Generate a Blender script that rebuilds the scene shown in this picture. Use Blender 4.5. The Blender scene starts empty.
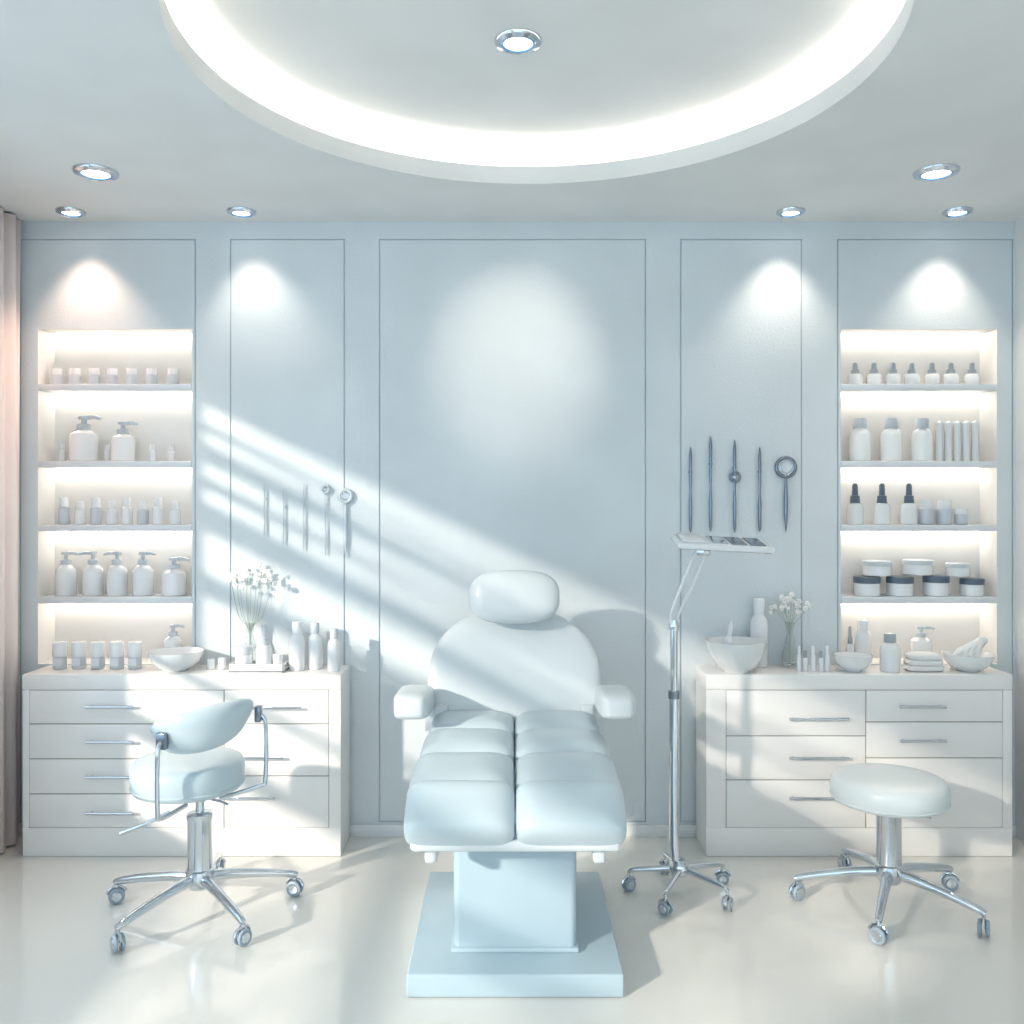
import bpy, bmesh, math, random
from mathutils import Vector, Matrix
random.seed(4)
S = bpy.context.scene
S.view_settings.view_transform = 'Standard'
CAMH = 1.56; YW = 4.3; HC = 2.893; XL = -2.33; XR = 2.37; YB = -1.7
F = 913.0
K = F/YW                      # drawing scale of the wall elevation
def wx(p): return (p-512)/K
def wz(p): return CAMH-(p-505)/K

# ---------------------------------------------------------------- materials
def mat(name, col, rough=.5, metal=0, bump=0, bscale=60, coat=0, emit=None, estr=0, trans=0, var=.03, vscale=3, ior=1.45, sheen=0, sss=0, alpha=1):
    m = bpy.data.materials.new(name); m.use_nodes = True
    nt = m.node_tree; b = nt.nodes['Principled BSDF']
    tc = nt.nodes.new('ShaderNodeTexCoord')
    n = nt.nodes.new('ShaderNodeTexNoise'); n.inputs['Scale'].default_value = vscale; n.inputs['Detail'].default_value = 1
    nt.links.new(tc.outputs['Object'], n.inputs['Vector'])
    r = nt.nodes.new('ShaderNodeValToRGB')
    r.color_ramp.elements[0].position = .3; r.color_ramp.elements[1].position = .7
    r.color_ramp.elements[0].color = [c*(1-var) for c in col]+[1]
    r.color_ramp.elements[1].color = [min(1, c*(1+var)) for c in col]+[1]
    nt.links.new(n.outputs['Fac'], r.inputs['Fac']); nt.links.new(r.outputs['Color'], b.inputs['Base Color'])
    b.inputs['Roughness'].default_value = rough; b.inputs['Metallic'].default_value = metal
    b.inputs['Coat Weight'].default_value = coat; b.inputs['Coat Roughness'].default_value = .08
    b.inputs['Transmission Weight'].default_value = trans; b.inputs['IOR'].default_value = ior
    b.inputs['Sheen Weight'].default_value = sheen; b.inputs['Alpha'].default_value = alpha
    if emit: 
        b.inputs['Emission Color'].default_value = list(emit)+[1]; b.inputs['Emission Strength'].default_value = estr
    if bump:
        n2 = nt.nodes.new('ShaderNodeTexNoise'); n2.inputs['Scale'].default_value = bscale; n2.inputs['Detail'].default_value = 2
        nt.links.new(tc.outputs['Object'], n2.inputs['Vector'])
        bp = nt.nodes.new('ShaderNodeBump'); bp.inputs['Strength'].default_value = bump; bp.inputs['Distance'].default_value = .01
        nt.links.new(n2.outputs['Fac'], bp.inputs['Height']); nt.links.new(bp.outputs['Normal'], b.inputs['Normal'])
    return m
WALL = mat('wall_plaster', (.69,.74,.765), .6, bump=.14, bscale=90)
SIDE = mat('side_plaster', (.80,.79,.77), .6)
CEIL = mat('ceiling_paint', (.76,.765,.755), .7)
NICHE = mat('niche_paint', (.84,.82,.79), .5)
SHELF = mat('shelf_lacquer', (.72,.75,.78), .3)
FLOOR = mat('floor_epoxy', (.78,.765,.72), .12, bump=.015, bscale=4, coat=.6, vscale=.7)
CAB = mat('cabinet_lacquer', (.90,.875,.85), .28, coat=.3)
GAP = mat('cabinet_gap', (.36,.31,.27), .6)
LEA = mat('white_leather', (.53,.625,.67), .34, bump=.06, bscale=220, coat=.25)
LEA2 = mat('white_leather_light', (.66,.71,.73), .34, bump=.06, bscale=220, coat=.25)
BASE = mat('chair_base_paint', (.43,.55,.62), .25, coat=.4)
CHR = mat('chrome', (.64,.68,.73), .09, 1)
STEEL = mat('steel_dark', (.24,.28,.33), .22, 1)
STEELW = mat('steel_satin_white', (.60,.65,.69), .35, .4)
PLA = mat('white_plastic', (.82,.83,.84), .22, coat=.5)
PLG = mat('grey_plastic', (.60,.64,.68), .35)
CAPG = mat('cap_grey', (.34,.39,.43), .3)
CAPD = mat('cap_slate', (.11,.15,.20), .3)
CER = mat('white_ceramic', (.84,.85,.85), .12, coat=.6)
GLASS = mat('clear_glass', (.95,.98,.98), .03, trans=.92, ior=1.3)
STEM = mat('stem_green', (.45,.50,.40), .6)
PETAL = mat('petal_white', (.90,.89,.87), .7)
TOWEL = mat('towel_cotton', (.84,.84,.83), .9, bump=.5, bscale=150, sheen=.4)
CURT = mat('curtain_linen', (.88,.78,.75), .85)
TYRE = mat('caster_rubber', (.34,.41,.48), .4)
LED = mat('led_strip', (1,.95,.85), .5, emit=(1,.89,.77), estr=12.5)
LEDC = mat('led_cove', (1,.95,.85), .5, emit=(1,.93,.84), estr=16)
LAMPE = mat('lamp_lens', (1,1,1), .3, emit=(1,.97,.92), estr=5)
BLUEG = mat('dichroic_rim', (.25,.48,.85), .1, .8)

# ---------------------------------------------------------------- mesh builder
class B:
    def __init__(s): s.bm = bmesh.new(); s.m = []
    def mi(s, m):
        if m not in s.m: s.m.append(m)
        return s.m.index(m)
    def absorb(s, t, m, M=None):
        i = s.mi(m)
        if M is not None: t.transform(M)
        for f in t.faces: f.material_index = i; f.smooth = True
        bmesh.ops.recalc_face_normals(t, faces=t.faces)
        me = bpy.data.meshes.new('t'); t.to_mesh(me); t.free(); s.bm.from_mesh(me); bpy.data.meshes.remove(me)
    def box(s, x0, x1, y0, y1, z0, z1, m, bev=0, M=None, seg=3):
        t = bmesh.new(); bmesh.ops.create_cube(t, size=1)
        for v in t.verts: v.co = Vector(((x0+x1)/2+v.co.x*(x1-x0), (y0+y1)/2+v.co.y*(y1-y0), (z0+z1)/2+v.co.z*(z1-z0)))
        if bev: bmesh.ops.bevel(t, geom=list(t.edges), offset=bev, segments=seg, profile=.5, affect='EDGES')
        s.absorb(t, m, M)
    def loft(s, rings, m, M=None, closed=False, cap0=True, cap1=True):
        t = bmesh.new(); R = [[t.verts.new(p) for p in r] for r in rings]
        n = len(R[0]); L = len(R)
        for a in range(L if closed else L-1):
            b2 = (a+1) % L
            for i in range(n):
                j = (i+1) % n
                try: t.faces.new((R[a][i], R[a][j], R[b2][j], R[b2][i]))
                except ValueError: pass
        if not closed:
            if cap0: t.faces.new(R[0])
            if cap1: t.faces.new(R[-1])
        bmesh.ops.remove_doubles(t, verts=t.verts, dist=1e-6)
        s.absorb(t, m, M)
    def lathe(s, prof, o, m, seg=28, M=None):
        pr = [(max(r, 1e-4), z) for r, z in prof]
        rings = [[(r*math.cos(2*math.pi*i/seg), r*math.sin(2*math.pi*i/seg), z) for i in range(seg)] for r, z in pr]
        T = Matrix.Translation(o)
        s.loft(rings, m, T @ M if M is not None else T)
    def tube(s, pts, r, m, seg=12, smooth=0):
        P = [Vector(p) for p in pts]; rr = r if isinstance(r, (list, tuple)) else [r]*len(P)
        if smooth:
            Q = []; q = []
            for i in range(len(P)-1):
                p0 = P[max(i-1, 0)]; p1 = P[i]; p2 = P[i+1]; p3 = P[min(i+2, len(P)-1)]
                for k in range(smooth):
                    u = k/smooth
                    Q.append(.5*((2*p1)+(p2-p0)*u+(2*p0-5*p1+4*p2-p3)*u*u+(3*p1-p0-3*p2+p3)*u**3)); q.append(rr[i]*(1-u)+rr[i+1]*u)
            Q.append(P[-1]); q.append(rr[-1]); P, rr = Q, q
        rings = []; up = None
        for i, p in enumerate(P):
            d = (P[min(i+1, len(P)-1)]-P[max(i-1, 0)]).normalized()
            if up is None:
                up = d.orthogonal().normalized()
            up = (up-d*up.dot(d)).normalized(); sd = d.cross(up)
            rings.append([p+(up*math.cos(a)+sd*math.sin(a))*rr[i] for a in [2*math.pi*k/seg for k in range(seg)]])
        s.loft(rings, m)
    def sup(s, c, h, m, e1=.4, e2=.4, M=None, nu=40, nv=24):
        f = lambda w, e: math.copysign(abs(w)**e, w)
        rings = []
        for j in range(nv+1):
            v = -math.pi/2+math.pi*j/nv; cv = max(f(math.cos(v), e1), 1e-4); sv = f(math.sin(v), e1)
            rings.append([(h[0]*cv*f(math.cos(2*math.pi*i/nu), e2), h[1]*cv*f(math.sin(2*math.pi*i/nu), e2), h[2]*sv) for i in range(nu)])
        T = Matrix.Translation(c)
        s.loft(rings, m, T @ M if M is not None else T)
    def torus(s, c, R, r, m, M=None, seg=36, t=10):
        rings = [[((R+r*math.cos(2*math.pi*k/t))*math.cos(a), (R+r*math.cos(2*math.pi*k/t))*math.sin(a), r*math.sin(2*math.pi*k/t)) for k in range(t)] for a in [2*math.pi*i/seg for i in range(seg)]]
        T = Matrix.Translation(c)
        s.loft(rings, m, T @ M if M is not None else T, closed=True)
    def done(s, name, parent=None, ang=38):
        me = bpy.data.meshes.new(name); s.bm.to_mesh(me); s.bm.free()
        for m in s.m: me.materials.append(m)
        try: me.set_sharp_from_angle(angle=math.radians(ang))
        except Exception: pass
        o = bpy.data.objects.new(name, me); S.collection.objects.link(o)
        if parent: o.parent = parent
        return o
def empty(name, loc=(0,0,0)):
    e = bpy.data.objects.new(name, None); e.empty_display_size = .1; S.collection.objects.link(e); return e
def RX(a): return Matrix.Rotation(math.radians(a), 4, 'X')
def RY(a): return Matrix.Rotation(math.radians(a), 4, 'Y')
def RZ(a): return Matrix.Rotation(math.radians(a), 4, 'Z')

# ---------------------------------------------------------------- room shell
panels = [(20,196,239,822), (230,345,239,822), (379,646,239,822), (680,802,239,822), (837,1013,239,822)]
niches = [(38,192,329,664), (841,997,329,664)]
g = 1.3; ND = .16
xs = {XL, XR}; zs = {0, HC}
for a,b_,c,d in panels:
    xs |= {wx(a), wx(a+g), wx(b_-g), wx(b_)}; zs |= {wz(c), wz(c+g), wz(d), wz(d-g)}
for a,b_,c,d in niches:
    xs |= {wx(a), wx(b_)}; zs |= {wz(c), wz(d)}
xs = sorted(x for x in xs if XL <= x <= XR); zs = sorted(zs)
def depth(x, z):
    for a,b_,c,d in niches:
        if wx(a) < x < wx(b_) and wz(d) < z < wz(c): return ND, 1
    for a,b_,c,d in panels:
        if wx(a) < x < wx(b_) and wz(d) < z < wz(c) and not (wx(a+g) < x < wx(b_-g) and wz(d-g) < z < wz(c+g)): return .005, 2
    return 0, 0
GRV = mat('groove_shade', (.54,.60,.64), .7)  # groove shade put into the colour, darker than the wall
bm = bmesh.new(); D = {}
for i in range(len(xs)-1):
    for k in range(len(zs)-1):
        D[i,k] = depth((xs[i]+xs[i+1])/2, (zs[k]+zs[k+1])/2)
def quad(ps, mi):
    f = bm.faces.new([bm.verts.new(p) for p in ps]); f.material_index = mi
for (i,k),(dp,mi) in D.items():
    x0,x1,z0,z1 = xs[i],xs[i+1],zs[k],zs[k+1]; y = YW+dp
    quad([(x0,y,z0),(x1,y,z0),(x1,y,z1),(x0,y,z1)], mi)
    if (i+1,k) in D and D[i+1,k][0] != dp:
        y2 = YW+D[i+1,k][0]; quad([(x1,y,z0),(x1,y2,z0),(x1,y2,z1),(x1,y,z1)], 1 if 1 in (mi, D[i+1,k][1]) else 2)
    if (i,k+1) in D and D[i,k+1][0] != dp:
        y2 = YW+D[i,k+1][0]; quad([(x0,y,z1),(x1,y,z1),(x1,y2,z1),(x0,y2,z1)], 1 if 1 in (mi, D[i,k+1][1]) else 2)
bmesh.ops.remove_doubles(bm, verts=bm.verts, dist=1e-5)
me = bpy.data.meshes.new('wall_back'); bm.to_mesh(me); bm.free()
for m in (WALL, NICHE, GRV): me.materials.append(m)
wb = bpy.data.objects.new('wall_back', me); S.collection.objects.link(wb)

b = B(); b.box(XL-.2, XR+.2, YB-.2, YW+.3, -.1, 0, FLOOR); b.done('floor')
b = B(); b.box(XR, XR+.12, YB, YW+.3, 0, HC+.35, SIDE); b.done('wall_right')
# left wall with a long window opening
WY0, WY1, WZ0, WZ1 = -.75, 3.42, .50, 2.54
b = B()
b.box(XL-.12, XL, YB, YW+.3, 0, WZ0, SIDE); b.box(XL-.12, XL, YB, YW+.3, WZ1, HC+.35, SIDE)
b.box(XL-.12, XL, YB, WY0, WZ0, WZ1, SIDE); b.box(XL-.12, XL, WY1, YW+.3, WZ0, WZ1, SIDE)
b.done('wall_left')
b = B()
for z,t in ((WZ0+.02,.04),(.95,.10),(1.28,.05),(1.66,.10),(1.98,.13),(2.14,.05),(2.28,.09),(2.40,.035),(WZ1-.015,.03)):
    b.box(XL-.08, XL-.05, WY0, WY1, z-t/2, z+t/2, PLA, .003)
for y in (WY0+.02, WY1-.02): b.box(XL-.09, XL-.04, y-.02, y+.02, WZ0, WZ1, PLA, .003)
b.done('window_1')
# wall behind the camera; its broad window is added, unseen, for sky fill
RX0, RX1, RZ0, RZ1 = -1.9, 1.9, .35, 2.6
b = B()
b.box(XL, XR, YB-.12, YB, 0, RZ0, SIDE); b.box(XL, XR, YB-.12, YB, RZ1, HC+.35, SIDE)
b.box(XL, RX0, YB-.12, YB, RZ0, RZ1, SIDE); b.box(RX1, XR, YB-.12, YB, RZ0, RZ1, SIDE)
b.done('wall_front')
b = B()
for x in (RX0+.025, -.65, .65, RX1-.025): b.box(x-.025, x+.025, YB-.09, YB-.04, RZ0, RZ1, PLA, .004)
for z in (RZ0+.025, RZ1-.025): b.box(RX0, RX1, YB-.09, YB-.04, z-.025, z+.025, PLA, .004)
b.done('added_fill_window')
b = B(); b.box(XL, XR, YW-.012, YW, 0, .055, PLA, .003); b.done('baseboard_back')

# ceiling with circular cove
CX, CY, R = .065, 2.74, 1.05
b = B(); t = bmesh.new()
def rect_hit(a):
    dx, dy = math.cos(a), math.sin(a); c = []
    if dx > 1e-9: c.append((XR-CX)/dx)
    if dx < -1e-9: c.append((XL-CX)/dx)
    if dy > 1e-9: c.append((YW+.0-CY)/dy)
    if dy < -1e-9: c.append((YB-CY)/dy)
    k = min(c); return (CX+dx*k, CY+dy*k)
an = [2*math.pi*i/128 for i in range(128)]+[math.atan2(y-CY, x-CX) % (2*math.pi) for x in (XL,XR) for y in (YB,YW)]
an = sorted(an); n = len(an)
vi = [t.verts.new((CX+R*math.cos(a), CY+R*math.sin(a), HC)) for a in an]
vo = [t.verts.new((*rect_hit(a), HC)) for a in an]
for i in range(n):
    j = (i+1) % n; t.faces.new((vi[i], vi[j], vo[j], vo[i]))
b.absorb(t, CEIL)
circ = lambda r, z, N=128: [(CX+r*math.cos(2*math.pi*i/N), CY+r*math.sin(2*math.pi*i/N), z) for i in range(N)]
LIP = .072; RT = HC+.175; RO = R+.13
b.loft([circ(R, HC), circ(R, HC+LIP), circ(R+.025, HC+LIP), circ(R+.025, HC+.003), circ(RO, HC+.003), circ(RO, RT), circ(.001, RT)], CEIL, cap0=False)
b.done('ceiling')
b = B()
b.loft([circ(R+.05, HC+.02), circ(R+.05, HC+.035), circ(R+.075, HC+.035), circ(R+.075, HC+.02)], LEDC, closed=True)
b.done('cove_led_strip')

# curtain on left wall
b = B(); t = bmesh.new(); N = 90; rows = []
for z in (0.01, 1.4, HC-.01):
    rows.append([t.verts.new((XL+.034+.024*math.sin(i*2*math.pi/13+.3*z), 3.55+i*(4.25-3.55)/N, z)) for i in range(N+1)])
for a in range(2):
    for i in range(N): t.faces.new((rows[a][i], rows[a][i+1], rows[a+1][i+1], rows[a+1][i]))
b.absorb(t, CURT); o = b.done('curtain', ang=80)
md = o.modifiers.new('s', 'SOLIDIFY'); md.thickness = .006

# ---------------------------------------------------------------- shelves + LED
SH = [384, 461, 525, 597]
for (a,b_,c,d) in niches:
    b = B()
    for p in SH:
        b.box(wx(a)+.001, wx(b_)-.001, YW-.004, YW+ND-.001, wz(p)-.030, wz(p), SHELF, .003)
    sh = b.done('wall_shelves')
    b = B()
    for p in [c]+[q+6.6 for q in SH]:
        z = wz(p)
        b.box(wx(a)+.02, wx(b_)-.02, YW+ND-.03, YW+ND-.012, z-.010, z-.002, LED)
    b.done('led_strip', sh)

# ---------------------------------------------------------------- small goods
def vial(b, x, y, z, r, h, cap=PLA, body=PLA):
    b.lathe([(0,0),(r*.92,0),(r,.002),(r,.62*h),(r*.6,.68*h)], (x,y,z), body, 18)
    b.lathe([(0,.66*h),(r*.75,.66*h),(r*.7,.97*h),(r*.6,h),(0,h)], (x,y,z), cap, 18)
def capjar(b, x, y, z, r, h):
    b.lathe([(0,0),(r*.9,0),(r,.003),(r,.62*h),(r*.85,.66*h),(0,.66*h)], (x,y,z), PLG, 20)
    b.lathe([(0,.64*h),(r*.92,.64*h),(r*.92,.95*h),(r*.85,h),(0,h)], (x,y,z), PLA, 20)
def pump(b, x, y, z, r, h, d=1, body=PLA):
    b.lathe([(0,0),(r*.94,0),(r,.004),(r,.52*h),(r*.93,.6*h),(r*.6,.67*h),(r*.42,.70*h),(r*.42,.72*h),(0,.72*h)], (x,y,z), body, 28)
    b.lathe([(0,.70*h),(r*.5,.70*h),(r*.5,.80*h),(r*.42,.82*h),(r*.2,.82*h),(r*.2,.92*h),(r*.42,.92*h),(r*.42,.985*h),(r*.35,h),(0,h)], (x,y,z), PLG, 20)
    b.tube([(x,y,z+.955*h),(x+d*r*.8,y-.004,z+.965*h),(x+d*r*1.3,y-.006,z+.93*h)], [r*.2,r*.17,r*.12], PLG, 8)
def bottle(b, x, y, z, r, h, cap=PLA, body=PLA):
    b.lathe([(0,0),(r*.93,0),(r,.004),(r,.6*h),(r*.9,.69*h),(r*.55,.76*h),(r*.5,.78*h)], (x,y,z), body, 26)
    b.lathe([(0,.77*h),(r*.62,.77*h),(r*.62,.97*h),(r*.55,h),(0,h)], (x,y,z), cap, 22)
def dropper(b, x, y, z, r, h, cap=CAPG):
    b.lathe([(0,0),(r*.93,0),(r,.003),(r,.42*h),(r*.85,.5*h),(r*.5,.53*h)], (x,y,z), PLA, 22)
    b.lathe([(0,.52*h),(r*.62,.52*h),(r*.55,.70*h),(r*.38,.71*h),(r*.34,.95*h),(r*.2,h),(0,h)], (x,y,z), cap, 18)
def jar(b, x, y, z, r, h, lid=CAPD):
    b.lathe([(0,0),(r*.94,0),(r,.003),(r,.66*h),(0,.68*h)], (x,y,z), PLA, 26)
    b.lathe([(0,.67*h),(r*1.04,.67*h),(r*1.04,.96*h),(r*.98,h),(0,h)], (x,y,z), lid, 26)
YS = YW+.075; KS = F/YS
sx = lambda p: (p-512)/KS
hp = lambda p: p/KS
top = [wz(p) for p in SH]
E = .0008
# left niche
b = B()
for p in (57,75,94,112,132,152,173): capjar(b, sx(p), YS, top[0]+E, hp(6), hp(17))
b.done('cream_jars')
for p,r,h,d in ((84,13.5,46,1),(123,11.5,40,1)):
    b = B(); pump(b, sx(p), YS, top[1]+E, hp(r), hp(h), d); b.done('pump_bottle')
b = B()
for p in (60,106,151,170): vial(b, sx(p), YS+.02, top[1]+E, hp(3.6), hp(17))
b.done('sample_vials')
b = B()
for i,p in enumerate((64,80,96,112,127,143,158,175)): vial(b, sx(p), YS, top[2]+E, hp(5.5), hp(27 if i%2==0 else 23), PLA, PLG if i in (0,2,5) else PLA)
b.done('serum_vials')
for p,r,h,d in ((66,10,44,1),(93,10,44,-1),(117,10,44,-1),(143,10,44,1),(174,12,38,1)):
    b = B(); pump(b, sx(p), YS, top[3]+E, hp(r), hp(h), d); b.done('pump_bottle')
# right niche
b = B()
for p in (855,874,893,912,932,951,972): dropper(b, sx(p), YS, top[0]+E, hp(7), hp(23))
b.done('dropper_bottles')
for p in (860,891,922):
    b = B(); bottle(b, sx(p), YS, top[1]+E, hp(10.5), hp(43), cap=PLG); b.done('lotion_bottle')
b = B()
for p in (939,948,957,966,975): b.lathe([(0,0),(hp(3.3),0),(hp(3.5),.003),(hp(3.3),hp(30)),(hp(3.6),hp(31)),(hp(3.4),hp(39)),(0,hp(41))], (sx(p),YS,top[1]+E), PLA, 16)
b.done('ampoule_tubes')
b = B()
for p in (855,882,909): dropper(b, sx(p), YS, top[2]+E, hp(8), hp(41), CAPD)
b.done('dropper_bottles')
b = B()
for p,r,h in ((926,7.5,25),(944,7.5,25),(961,6.5,16)): capjar(b, sx(p), YS, top[2]+E, hp(r), hp(h))
b.done('cream_jars')
b = B()
for p,r,h in ((866,12.5,19),(899,12.5,19),(935,12,20),(971,11,17)): jar(b, sx(p), YS-.01, top[3]+E, hp(r), hp(h))
for p,r,h,z in ((877,14,15,19),(918,14,15,20),(958,11,13,18.6)): jar(b, sx(p), YS+.0, top[3]+2*E+hp(z+.6), hp(r), hp(h), PLG)
b.done('cream_jar_stack')

# ---------------------------------------------------------------- cabinets
YF = 4.05; KF = F/YF; CT = .808
fx = lambda p: (p-512)/KF
fz = lambda p: CAMH-(p-505)/KF
def cabinet(x0, x1, ix0, ix1, split, lrows, rrows, lh, rh):
    root = empty('drawer_cabinet')
    b = B()
    zt, zb = fz(690), fz(828)
    b.box(x0+.003, x1-.003, YF+.014, YW-.014, .002, zt+.005, CAB)                    # carcass
    b.box(x0, x1, YF, YW-.002, zt, CT, CAB, .004)
    b.box(x0+.001, x1-.001, YF+.001, YF+.02, .001, zb, CAB, .003)
    b.box(x0+.001, ix0, YF+.001, YF+.02, zb, zt-.0005, CAB, .002); b.box(ix1, x1-.001, YF+.001, YF+.02, zb, zt-.0005, CAB, .002)
    b.box(ix0, ix1, YF+.007, YF+.0135, zb, zt, GAP)
    b.done('body', root)
    b = B(); gp = .0022
    for (a0, a1, rows) in ((ix0, split, lrows), (split, ix1, rrows)):
        for i in range(len(rows)-1):
            b.box(a0+gp, a1-gp, YF, YF+.012, fz(rows[i+1])+gp, fz(rows[i])-gp, CAB, .0015)
    b.done('drawer_fronts', root)
    b = B()
    for (hx0, hx1, hz) in lh+rh:
        z = fz(hz)
        b.tube([(hx0, YF-.022, z), (hx1, YF-.022, z)], .0065, CHR, 10)
        for x in (hx0+.02, hx1-.02): b.tube([(x, YF-.022, z), (x, YF+.001, z)], .005, CHR, 8)
    b.done('handles', root)
    return root
cabinet(fx(22), fx(341), fx(29), fx(329), fx(224), (690,724,759,794,828), (690,724,776,828),
        [(fx(88),fx(135),y) for y in (706,741,776,812)], [(fx(250),fx(302),707),(fx(232),fx(284),757),(fx(222),fx(276),797)])
cabinet(fx(706), fx(1013), fx(726), fx(1003), fx(866), (690,736,780,828), (690,722,758,828),
        [(fx(788),fx(847),y) for y in (718,757,797)], [(fx(898),fx(944),y) for y in (706,740,790)])

# ---------------------------------------------------------------- counter goods
ZC = CT+.001; ZN = wz(664)+.001; YN = 4.345
def cpos(p, y): return (p-512)*y/F
def bowl(p, y, r, h, name='ceramic_bowl'):
    b = B(); k = y/F; r*=k; h*=k
    b.lathe([(0,.0),(r*.42,0),(r*.45,h*.06),(r*.66,h*.2),(r*.86,h*.5),(r*.95,h*.78),(r,h),(r*.96,h),(r*.91,h*.78),(r*.81,h*.52),(r*.6,h*.26),(0,h*.12)], (cpos(p,y),y,ZC), CER, 40)
    return b
def item(fn, name, p, y, r, h, z=ZC, **k):
    b = B(); s = y/F; fn(b, cpos(p,y), y, z, r*s, h*s, **k); return b.done(name)
# left counter
b = B()
for p in (60,79,98,117,135):
    x = cpos(p,4.2); r=.030
    b.lathe([(0,0),(r*.95,0),(r,.003),(r,.055),(0,.056)], (x,4.2,ZC), PLG, 24)
    b.lathe([(0,.056),(r*1.04,.056),(r*1.04,.118),(r*.98,.122),(0,.122)], (x,4.2,ZC), PLA, 24)
    b.box(x-.018, x+.018, 4.2-r-.002, 4.2-r+.01, .015+ZC, .05+ZC, SHELF)
b.done('ointment_jars')
b = bowl(176, 4.16, 27, 19); b.done('ceramic_bowl')
item(pump, 'pump_bottle', 173, YN, 9, 38, z=ZN, d=1)
b = B()
for p,h in ((211,.045),(222,.05)): b.lathe([(0,0),(.017,0),(.019,.003),(.018,h-.004),(.014,h),(0,h)], (cpos(p,4.18),4.18,ZC), PLA, 20)
b.done('treatment_cups')
def vase(p, y, h, spread, name='flower_vase', n=16):
    root = empty(name); x = cpos(p, y); b = B()
    b.lathe([(0,0),(.026,0),(.034,.02),(.036,.05),(.026,.10),(.015,.15),(.017,.18),(.024,.205),(.022,.205),(.015,.18),(.013,.15),(.024,.10),(.033,.05),(.031,.022),(.0,.008)], (x,y,ZC), GLASS, 28)
    b.done('vase', root)
    b = B(); f = B(); rnd = random.Random(p)
    for i in range(n):
        a = -1+2*i/(n-1); hx = x+a*spread*(.75+.25*rnd.random()); hy = y+rnd.uniform(-.04,.03); hz = ZC+h*rnd.uniform(.84,1.0)-abs(a)*.03
        b.tube([(x+a*.004,y,ZC+.02),(x+a*.006,y,ZC+.17),((x+hx)/2+.01*a,(y+hy)/2,ZC+.24),(hx,hy,hz)], [.0016,.0016,.0013,.001], STEM, 6, smooth=4)
        for k in range(4):
            c = (hx+rnd.uniform(-.020,.020), hy+rnd.uniform(-.012,.012), hz+rnd.uniform(-.018,.018))
            b.tube([(hx,hy,hz-.02), c], .0008, STEM, 5)
            rr = rnd.uniform(.006,.0105)
            for q in range(5):
                aa = q*2*math.pi/5
                f.sup((c[0]+rr*.7*math.cos(aa), c[1]-.002, c[2]+rr*.7*math.sin(aa)), (rr*.62,rr*.4,rr*.62), PETAL, 1, 1, nu=8, nv=5)
            f.sup(c, (rr*.5,)*3, PETAL, 1, 1, nu=8, nv=5)
    b.done('stems', root); f.done('blossoms', root, 80)
vase(250, 4.235, .47, .115, n=12)
# tray with small bottles
b = B(); x = cpos(259, 4.13)
b.box(x-.122, x+.122, 4.08, 4.18, ZC, ZC+.012, PLA, .004); b.box(x-.122, x+.122, 4.08, 4.086, ZC, ZC+.04, PLA, .002); b.box(x-.122, x+.122, 4.174, 4.18, ZC, ZC+.04, PLA, .002)
b.box(x-.122, x-.116, 4.08, 4.18, ZC, ZC+.04, PLA, .002); b.box(x+.116, x+.122, 4.08, 4.18, ZC, ZC+.04, PLA, .002)
b.done('tray')
item(dropper, 'dropper_bottle', 264, 4.13, 8, 44, z=ZC+.013, cap=PLG)
item(jar, 'cream_jar', 244, 4.13, 8.5, 22, z=ZC+.013, lid=PLG)
item(jar, 'cream_jar', 278, 4.13, 5, 14, z=ZC+.013, lid=PLA)
item(bottle, 'lotion_bottle', 297, 4.16, 8.2, 48)
item(bottle, 'lotion_bottle', 315, 4.19, 7, 46, cap=PLG)
item(bottle, 'lotion_bottle', 334, 4.14, 6.5, 42, cap=PLG)
# right counter
b = bowl(736, 4.12, 30, 31); b.done('ceramic_bowl')
item(bottle, 'lotion_bottle', 759, 4.253, 9, 68)
b = B(); x = cpos(727,4.12)
b.lathe([(0,0),(.022,0),(.024,.004),(.024,.055),(.014,.070),(.010,.08),(.012,.115),(.004,.145),(0,.146)], (x,4.12,ZC+.085), PLA, 22, M=RY(8)); b.done('serum_bottle')
vase(790, 4.235, .335, .075, n=10)
b = B()
for i,p in enumerate((799,805,813,821,827)): vial(b, cpos(p,4.12), 4.12, ZC, .011, .115-.02*(i%2), CAPG if i%2 else PLA)
b.done('nail_tool_vials')
b = bowl(853, 4.14, 19, 16); b.done('ceramic_bowl')
item(bottle, 'lotion_bottle', 863, YN, 8.5, 42, z=ZN)
item(dropper, 'dropper_bottle', 850, YN, 4, 36, z=ZN, cap=CAPG)
item(bottle, 'lotion_bottle', 890, 4.12, 9.5, 38, cap=CAPG)
item(pump, 'pump_bottle', 921, YN+.01, 10, 36, z=ZN)
b = B(); x = cpos(923,4.15)
for i in range(3): b.sup((x, 4.15, ZC+.015+i*.025), (.085-.006*i,.055,.015), TOWEL, .5, .5)
b.done('folded_towels')
b = bowl(968, 4.15, 25, 17); x = cpos(968,4.15)
b.done('ceramic_bowl')
b = B()
for i in range(4):
    b.tube([(x-.065+.03*i,4.13,ZC+.065),(x-.03+.025*i,4.14,ZC+.09+.012*i),(x+.03+.015*i,4.16,ZC+.085+.016*i),(x+.06+.006*i,4.17,ZC+.08+.02*i)], [.014,.02,.02,.01], TOWEL, 12, smooth=5)
b.done('hand_towel')

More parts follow.
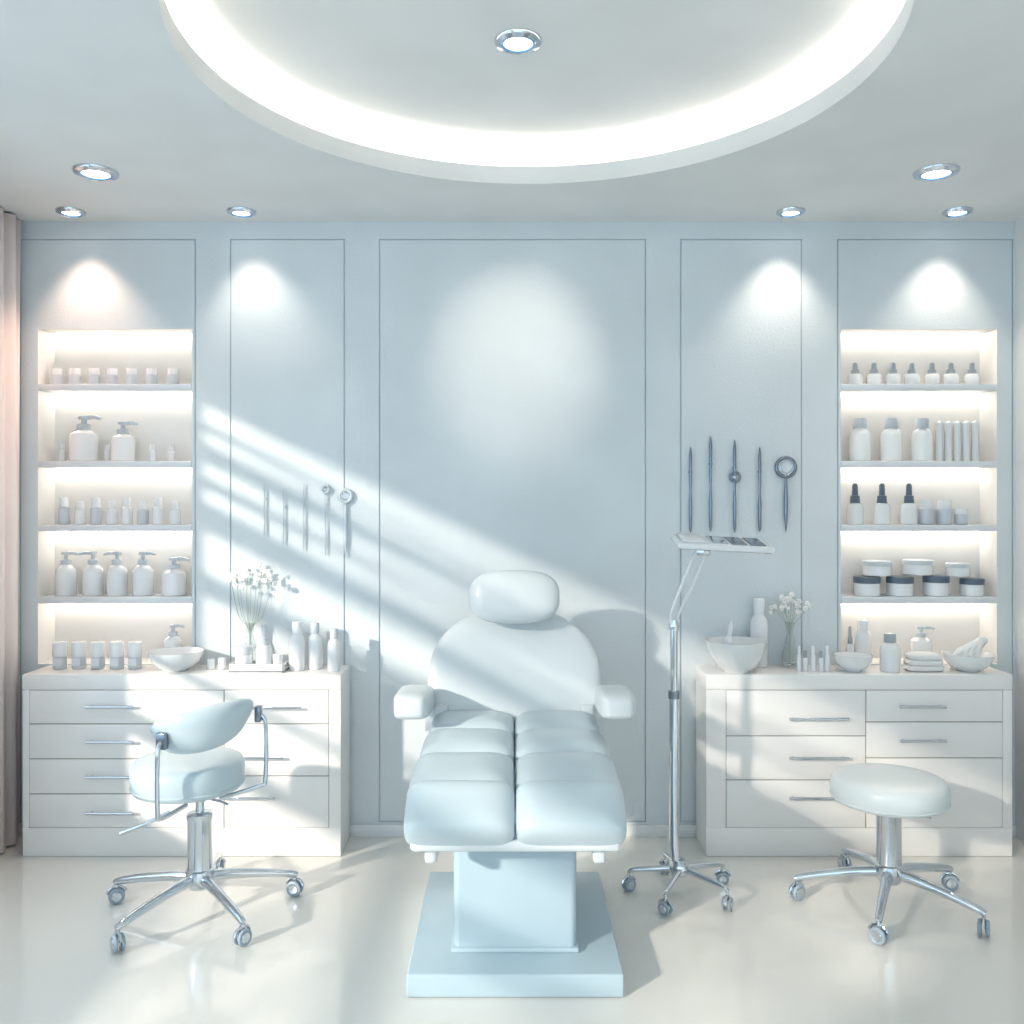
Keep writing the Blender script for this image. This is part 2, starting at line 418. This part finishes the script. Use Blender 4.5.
# ---------------------------------------------------------------- wall tools
def rod(b, p, t, bt, m, w=1.0):
    x = wx(p); z0, z1 = wz(bt), wz(t); L = z1-z0; y = YW-.014
    b.lathe([(0,0),(.003*w,.01*L),(.0070*w,.05*L),(.0085*w,.3*L),(.006*w,.42*L),(.0050*w,.48*L),(.0065*w,.6*L),(.0075*w,.90*L),(.004*w,.98*L),(.0015,L),(0,L)], (x,y,z0), m, 12)
    b.box(x-.008, x+.008, y-.004, YW-.0005, z0+.7*L, z0+.715*L, m, .001)
def tools(specs, m, mm, name):
    for kind, p, t, bt in specs:
        b = B(); x = wx(p); y = YW-.014
        if kind == 'rod': rod(b, p, t, bt, m, 1 if m is STEEL else .6)
        elif kind == 'loop':
            rod(b, p, t, bt, m, 1 if m is STEEL else .6)
            zz = wz(t+(bt-t)*(.40 if m is STEEL else .1)); rr = .024 if m is STEEL else .017
            b.torus((x,y-.004,zz), rr, .005, m, M=RX(90)); b.sup((x,y-.004,zz),(.012,.008,.012),CHR,1,1,nu=14,nv=8)
        elif kind == 'mirror':
            R_ = .044 if m is STEEL else .028; zz = wz(t)-R_
            b.torus((x,y,zz), R_, .009, m, M=RX(90)); b.lathe([(0,-.003),(R_,-.003),(R_,.003),(0,.003)], (x,y,zz), mm, 36, M=RX(90))
            b.torus((x,y-.003,zz), R_*.62, .004, CHR, M=RX(90))
            z0 = wz(bt); L = zz-R_-z0
            b.lathe([(0,0),(.004,.02),(.009,.3*L),(.010,.6*L),(.006,.9*L),(.005,L),(0,L)], (x,y,z0), m, 12)
            b.box(x-.006, x+.006, y, YW-.0005, zz-.004, zz+.004, m)
        b.done({'rod':'steel_probe','loop':'loop_extractor','mirror':'hand_mirror'}[kind] if name=='r' else {'rod':'spatula_tool','loop':'loop_tool','mirror':'inspection_mirror'}[kind])
tools([('rod',690,447,533),('rod',710,436,532),('loop',734,440,533),('rod',759,447,532),('mirror',785,458,533)], STEEL, SHELF, 'r')
tools([('rod',265,483,536),('rod',284,490,545),('rod',304,483,550),('loop',326,482,556),('mirror',346,490,558)], STEELW, PLG, 'l')

# ---------------------------------------------------------------- treatment chair
chair = empty('treatment_chair'); X0 = .01
b = B()
b.box(X0-.345, X0+.345, 2.885, 3.70, .001, .076, BASE, .008)
b.done('platform', chair)
b = B()
b.box(X0-.205, X0+.205, 3.03, 3.55, .076, .50, BASE, .022, seg=4)
b.box(X0-.212, X0+.212, 3.022, 3.558, .076, .092, BASE, .005)
b.done('pedestal', chair)
b = B()
b.box(X0-.325, X0+.325, 2.80, 3.95, .492, .530, LEA2, .015)
for s_ in (-1,1):
    b.box(X0+s_*.262-.02, X0+s_*.262+.02, 2.83, 2.91, .445, .50, PLG, .012)
    b.box(X0+s_*.24-.02, X0+s_*.24+.02, 2.9, 3.8, .47, .50, STEEL, .004)
b.done('seat_frame', chair)
b = B()
rows = [(2.865,.590,.098,.080,38,.172),(3.075,.622,.166,.078,4,.174),(3.385,.636,.148,.078,2,.172),(3.655,.646,.132,.078,2,.169)]
for i,(y,z,hy,hz,tl,hw) in enumerate(rows):
    for s_ in (-1,1):
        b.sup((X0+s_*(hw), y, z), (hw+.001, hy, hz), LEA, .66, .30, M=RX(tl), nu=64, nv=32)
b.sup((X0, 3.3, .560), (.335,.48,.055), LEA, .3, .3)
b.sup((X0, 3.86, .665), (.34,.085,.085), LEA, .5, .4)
b.done('seat_cushion', chair, 80)
# backrest
b = B()
def back(w_scale, thick, yoff, m):
    rings = []; N = 30; n = 56
    f = lambda q,e_: math.copysign(abs(q)**e_, q)
    for j in range(N+1):
        v = .999*(1-(1-j/N)**1.6)
        w = .368*(1-.10*v**2)*max(1-max(0,(v-.45)/.55)**2.6, .0)**.5
        w = max(w*w_scale, .004)
        e = min(1, .5+v*5)
        tt = thick*max(.02, (1-max(0,(v-.6)/.4)**3))**.5*max(e,.05)
        c = Vector((X0, 3.80+.17*v+yoff, .63+.49*v))
        ring = []
        for i in range(n):
            a = 2*math.pi*i/n
            xx = w*f(math.cos(a), .62); yy = tt*f(math.sin(a), .62)
            yy -= .035*(abs(xx)/.36)**2      # side bolsters wrap toward the sitter
            ring.append(c+Vector((xx, yy, 0)))
        rings.append(ring)
    b.loft(rings, m)
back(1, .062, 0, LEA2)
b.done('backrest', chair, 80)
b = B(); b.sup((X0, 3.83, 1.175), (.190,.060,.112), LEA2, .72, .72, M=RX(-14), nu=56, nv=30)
for s_ in (-1,1): b.tube([(X0+s_*.05,3.885,1.13),(X0+s_*.05,3.93,1.02)], .008, CHR)
b.done('headrest', chair, 80)
b = B()
for s_ in (-1,1):
    b.sup((X0+s_*.392, 3.58, .790), (.070,.17,.050), LEA2, .42, .45, M=RX(-3))
    b.box(X0+s_*.365-.035, X0+s_*.365+.035, 3.68, 3.86, .72, .80, LEA2, .03)
    b.box(X0+s_*.30-.03, X0+s_*.30+.03, 3.74, 3.88, .56, .74, LEA2, .015)
b.done('armrests', chair, 80)

# ---------------------------------------------------------------- caster bases, stools, lamp
def caster(b, x, y, zt, ang, r=.031):
    M = RZ(ang) @ RX(90)
    for off in (-.013, .013):
        o = Vector((x, y, r+.001)) + (RZ(ang) @ Vector((0, off, 0)))
        b.lathe([(0,-.007),(r*.55,-.008),(r*.62,-.006),(r*.62,.006),(r*.55,.008),(0,.007)], o, CHR, 24, M=M)
        b.torus(o, r*.78, r*.215, TYRE, M=M, seg=28, t=8)
        b.torus(o, r*.60, .004, CHR, M=M, seg=28, t=6)
    pts = [Vector((x,y,r+.001))+(RZ(ang) @ Vector(((r+.006)*math.cos(a), 0, (r+.006)*math.sin(a)))) for a in [math.radians(q) for q in range(20,165,12)]]
    b.tube(pts, .0055, CHR, 8)
    b.tube([(x,y,r+.001),(x,y,zt)], .007, CHR, 10)
def star(b, x, y, R_, rot, zh, zt, r0=.019, n=5, cr=.031):
    for i in range(n):
        a = math.radians(rot+i*360/n); ca, sa = math.cos(a), math.sin(a)
        pts = [(x+ca*q*R_, y+sa*q*R_, z) for q,z in ((.04,zh),(.3,zh-.005),(.65,zh-(zh-zt)*.45),(.93,zt+.008),(1.02,zt-.003))]
        b.tube(pts, [r0,r0*.95,r0*.8,r0*.68,r0*.55], CHR, 14, smooth=5)
        caster(b, x+ca*R_, y+sa*R_, zt, rot+i*72+70+i*37, cr)
def stool(name, x, y, zs, r, Rb, rot, thick, m, sdx=0):
    root = empty(name)
    b = B(); star(b, x, y, Rb, rot, .135, .085, r0=.021)
    b.lathe([(0,.095),(.038,.095),(.050,.11),(.056,.135),(.052,.165),(.046,.17),(.046,.355),(.049,.36),(.049,.38),(.034,.385),(0,.385)], (x,y,0), CHR, 32)
    b.tube([(x,y,.38),(x,y,zs-thick)], .016, CHR, 16)
    b.lathe([(0,zs-thick-.045),(.025,zs-thick-.045),(.035,zs-thick-.02),(.08,zs-thick-.006),(.09,zs-thick+.004),(0,zs-thick+.004)], (x,y,0), CHR, 28)
    b.tube([(x,y,zs-thick-.03),(x+.09,y-.05,zs-thick-.03),(x+.13,y-.075,zs-thick-.035)], .005, CHR, 8)
    b.done('base', root)
    b = B(); q = thick; x += sdx
    pr = [(0,zs-q),(r*.86,zs-q),(r*.95,zs-q+.008),(r*.985,zs-q+.025),(r,zs-q*.55),(r,zs-q*.42),(r*.985,zs-.024),(r*.95,zs-.009),(r*.88,zs-.002),(r*.6,zs+.002),(0,zs+.004)]
    b.lathe(pr, (x,y,0), m, 56); b.torus((x,y,zs-q*.80), r*.985, .004, m, seg=56, t=8)
    b.done('seat', root, 60)
    return root
ys = 3.50; xl = (200-512)*ys/F
ls = stool('rolling_stool_with_backrest', xl, ys, .592, .210, .36, 240, .120, LEA, sdx=-.045)
b = B(); rings = []; N = 34
cx, cy, cz = xl+.005, ys-.03, .720
for j in range(N+1):
    u = j/N; a = math.radians(-124+124*u); e = max(.03, math.sin(math.pi*u))**.25
    rad = .172; c = Vector((cx+rad*math.cos(a), cy+rad*math.sin(a), cz+.055*u)); nr = Vector((math.cos(a), math.sin(a), 0))
    ring = []
    for i in range(28):
        t_ = 2*math.pi*i/28; f = lambda q: math.copysign(abs(q)**.75, q)
        ring.append(c+nr*(.052*e*f(math.cos(t_)))+Vector((0,0,.086*e*f(math.sin(t_))))+nr*(.025*f(math.sin(t_))))
    rings.append(ring)
b.loft(rings, LEA); b.done('backrest_pad', ls, 80)
b = B()
for a0, dz in ((-104,0), (2,.045)):
    a = math.radians(a0); n_ = Vector((math.cos(a), math.sin(a), 0)); c = Vector((cx, cy, dz))
    pts = [c+n_*.226+Vector((0,0,.72)), c+n_*.252+Vector((0,0,.68)), c+n_*.252+Vector((0,0,.48)), c+n_*.229+Vector((0,0,.445)), c+n_*.08+Vector((0,0,.445-dz))]
    b.tube(pts, .0085, CHR, 10, smooth=6)
    b.box(-.012,.012,-.02,.02,-.03,.03, STEEL, .005, M=Matrix.Translation(pts[0]) @ RZ(a0))
b.tube([(xl-.04,ys-.2,.45),(xl-.13,ys-.22,.41),(xl-.21,ys-.22,.38)], [.007,.007,.009], CHR, 10, smooth=4)
b.done('backrest_bracket', ls)
ys2 = 3.55; stool('rolling_stool', (889-512)*ys2/F, ys2, .505, .218, .345, 242, .100, LEA2)

lamp = empty('magnifying_floor_lamp'); yl = 3.66; xm = (674-512)*yl/F
b = B(); star(b, xm+.03, yl, .21, 243, .105, .078, .013, 5, .026)
b.lathe([(0,.08),(.035,.08),(.040,.10),(.036,.125),(.024,.14),(0,.14)], (xm+.02,yl,0), CHR, 24)
b.done('base', lamp)
b = B()
b.tube([(xm+.01,yl,.12),(xm,yl,.2),(xm,yl,.80)], .019, CHR, 18); b.tube([(xm,yl,.79),(xm,yl,1.08)], .0145, CHR, 18)
b.lathe([(0,.785),(.023,.785),(.023,.815),(0,.815)], (xm,yl,0), STEEL, 20)
b.lathe([(0,1.06),(.02,1.06),(.022,1.075),(.018,1.10),(0,1.10)], (xm,yl,0), CHR, 20)
b.done('pole', lamp)
b = B()
ht = Vector((xm+.115, yl, 1.375))
b.tube([(xm-.012,yl-.012,1.08),(xm-.012,yl-.012,1.13),(xm+.045,yl-.012,1.28),(xm+.075,yl-.012,1.355),tuple(ht+Vector((-.02,-.012,0)))], .0065, PLA, 10, smooth=6)
b.tube([(xm+.014,yl+.012,1.08),(xm+.02,yl+.012,1.12),(xm+.07,yl+.012,1.22),(xm+.115,yl+.012,1.33),tuple(ht+Vector((.012,.012,0)))], .0065, PLA, 10, smooth=6)
b.sup(tuple(ht), (.03,.025,.018), CHR, .6, .6)
b.done('arm', lamp)
b = B(); M = Matrix.Translation(ht+Vector((.085,0,.030))) @ RY(3) @ RX(9)
b.box(-.20,.18,-.10,.10,-.012,.012, PLA, .010, M=M, seg=4)
for i in range(3): b.box(-.06+i*.075,-.0+i*.075,-.075,.075,.011,.016, STEEL if i else CHR, .004, M=M)
b.box(-.18,-.09,-.08,.08,.011,.022, PLA, .006, M=M)
b.box(-.19,.17,-.085,.085,-.016,-.011, GLASS, .002, M=M)
b.done('head', lamp)

# ---------------------------------------------------------------- lights
def spot(name, loc, target, w, ang, blend, col, size=.03):
    l = bpy.data.lights.new(name, 'SPOT'); l.energy = w; l.spot_size = math.radians(ang); l.spot_blend = blend; l.color = col; l.shadow_soft_size = size
    o = bpy.data.objects.new(name, l); S.collection.objects.link(o); o.location = loc
    o.rotation_euler = (Vector(target)-Vector(loc)).to_track_quat('-Z', 'Y').to_euler(); return o
def fixture(x, y, z, r, target, w, ang, col, blend=1.0):
    b = B()
    b.lathe([(r*.62,0),(r*.62,-.010),(r*.75,-.016),(r*.95,-.010),(r,-.003),(r,0)], (x,y,z), CHR, 40)
    b.torus((x,y,z-.010), r*.66, .005, BLUEG)
    b.lathe([(0,-.008),(r*.6,-.008),(r*.6,-.001),(0,-.001)], (x,y,z), LAMPE, 32)
    o = b.done('recessed_downlight')
    sp = spot('downlight_beam', (x,y,z-.03), target, w, ang, blend, col); sp.parent = o
WC = (1,.88,.74); PK = (1,.68,.52)
fixture(-1.664, 3.65, HC, .088, (-1.664,3.75,0), 14, 90, WC)
fixture(1.696, 3.65, HC, .088, (1.696,3.75,0), 14, 90, WC)
fixture(-2.0, 4.14, HC, .065, (-1.93,4.26,1.6), 21, 84, PK, .85)
fixture(-1.227, 4.14, HC, .065, (-1.15,4.26,1.6), 13, 84, WC, .85)
fixture(1.264, 4.14, HC, .065, (1.24,4.26,1.6), 16, 84, WC, .85)
fixture(2.02, 4.14, HC, .065, (1.97,4.26,1.6), 16, 84, WC, .85)
fixture(.02, 2.965, RT, .078, (.02,4.3,2.26), 50, 37, WC)

sun = bpy.data.lights.new('sun', 'SUN'); sun.energy = 4.0; sun.angle = math.radians(2.4); sun.color = (1,.92,.80)
so = bpy.data.objects.new('sun', sun); S.collection.objects.link(so); so.location = (-5,-3,4)
so.rotation_euler = Vector((1,1,-.5)).to_track_quat('-Z', 'Y').to_euler()
W = bpy.data.worlds.new('World'); S.world = W; W.use_nodes = True
bg = W.node_tree.nodes['Background']; bg.inputs[0].default_value = (.63,.84,1,1); bg.inputs[1].default_value = 2.25
def portal(name, loc, rot, sx_, sy_):
    l = bpy.data.lights.new(name, 'AREA'); l.shape = 'RECTANGLE'; l.size = sx_; l.size_y = sy_; l.cycles.is_portal = True
    o = bpy.data.objects.new(name, l); S.collection.objects.link(o); o.location = loc; o.rotation_euler = rot
portal('window_portal', (0, YB-.13, (RZ0+RZ1)/2), (math.radians(90),0,0), RX1-RX0, RZ1-RZ0)  # samples sky light through the added rear window
portal('window_portal', (XL-.13, (WY0+WY1)/2, (WZ0+WZ1)/2), (math.radians(90),0,math.radians(-90)), WY1-WY0, WZ1-WZ0)

cam = bpy.data.cameras.new('camera'); cam.sensor_width = 36; cam.lens = F/1024*36; cam.shift_y = -7/1024
co = bpy.data.objects.new('camera', cam); S.collection.objects.link(co); co.location = (0,0,CAMH); co.rotation_euler = (math.radians(90),0,0)
cam.clip_start = .05
S.camera = co
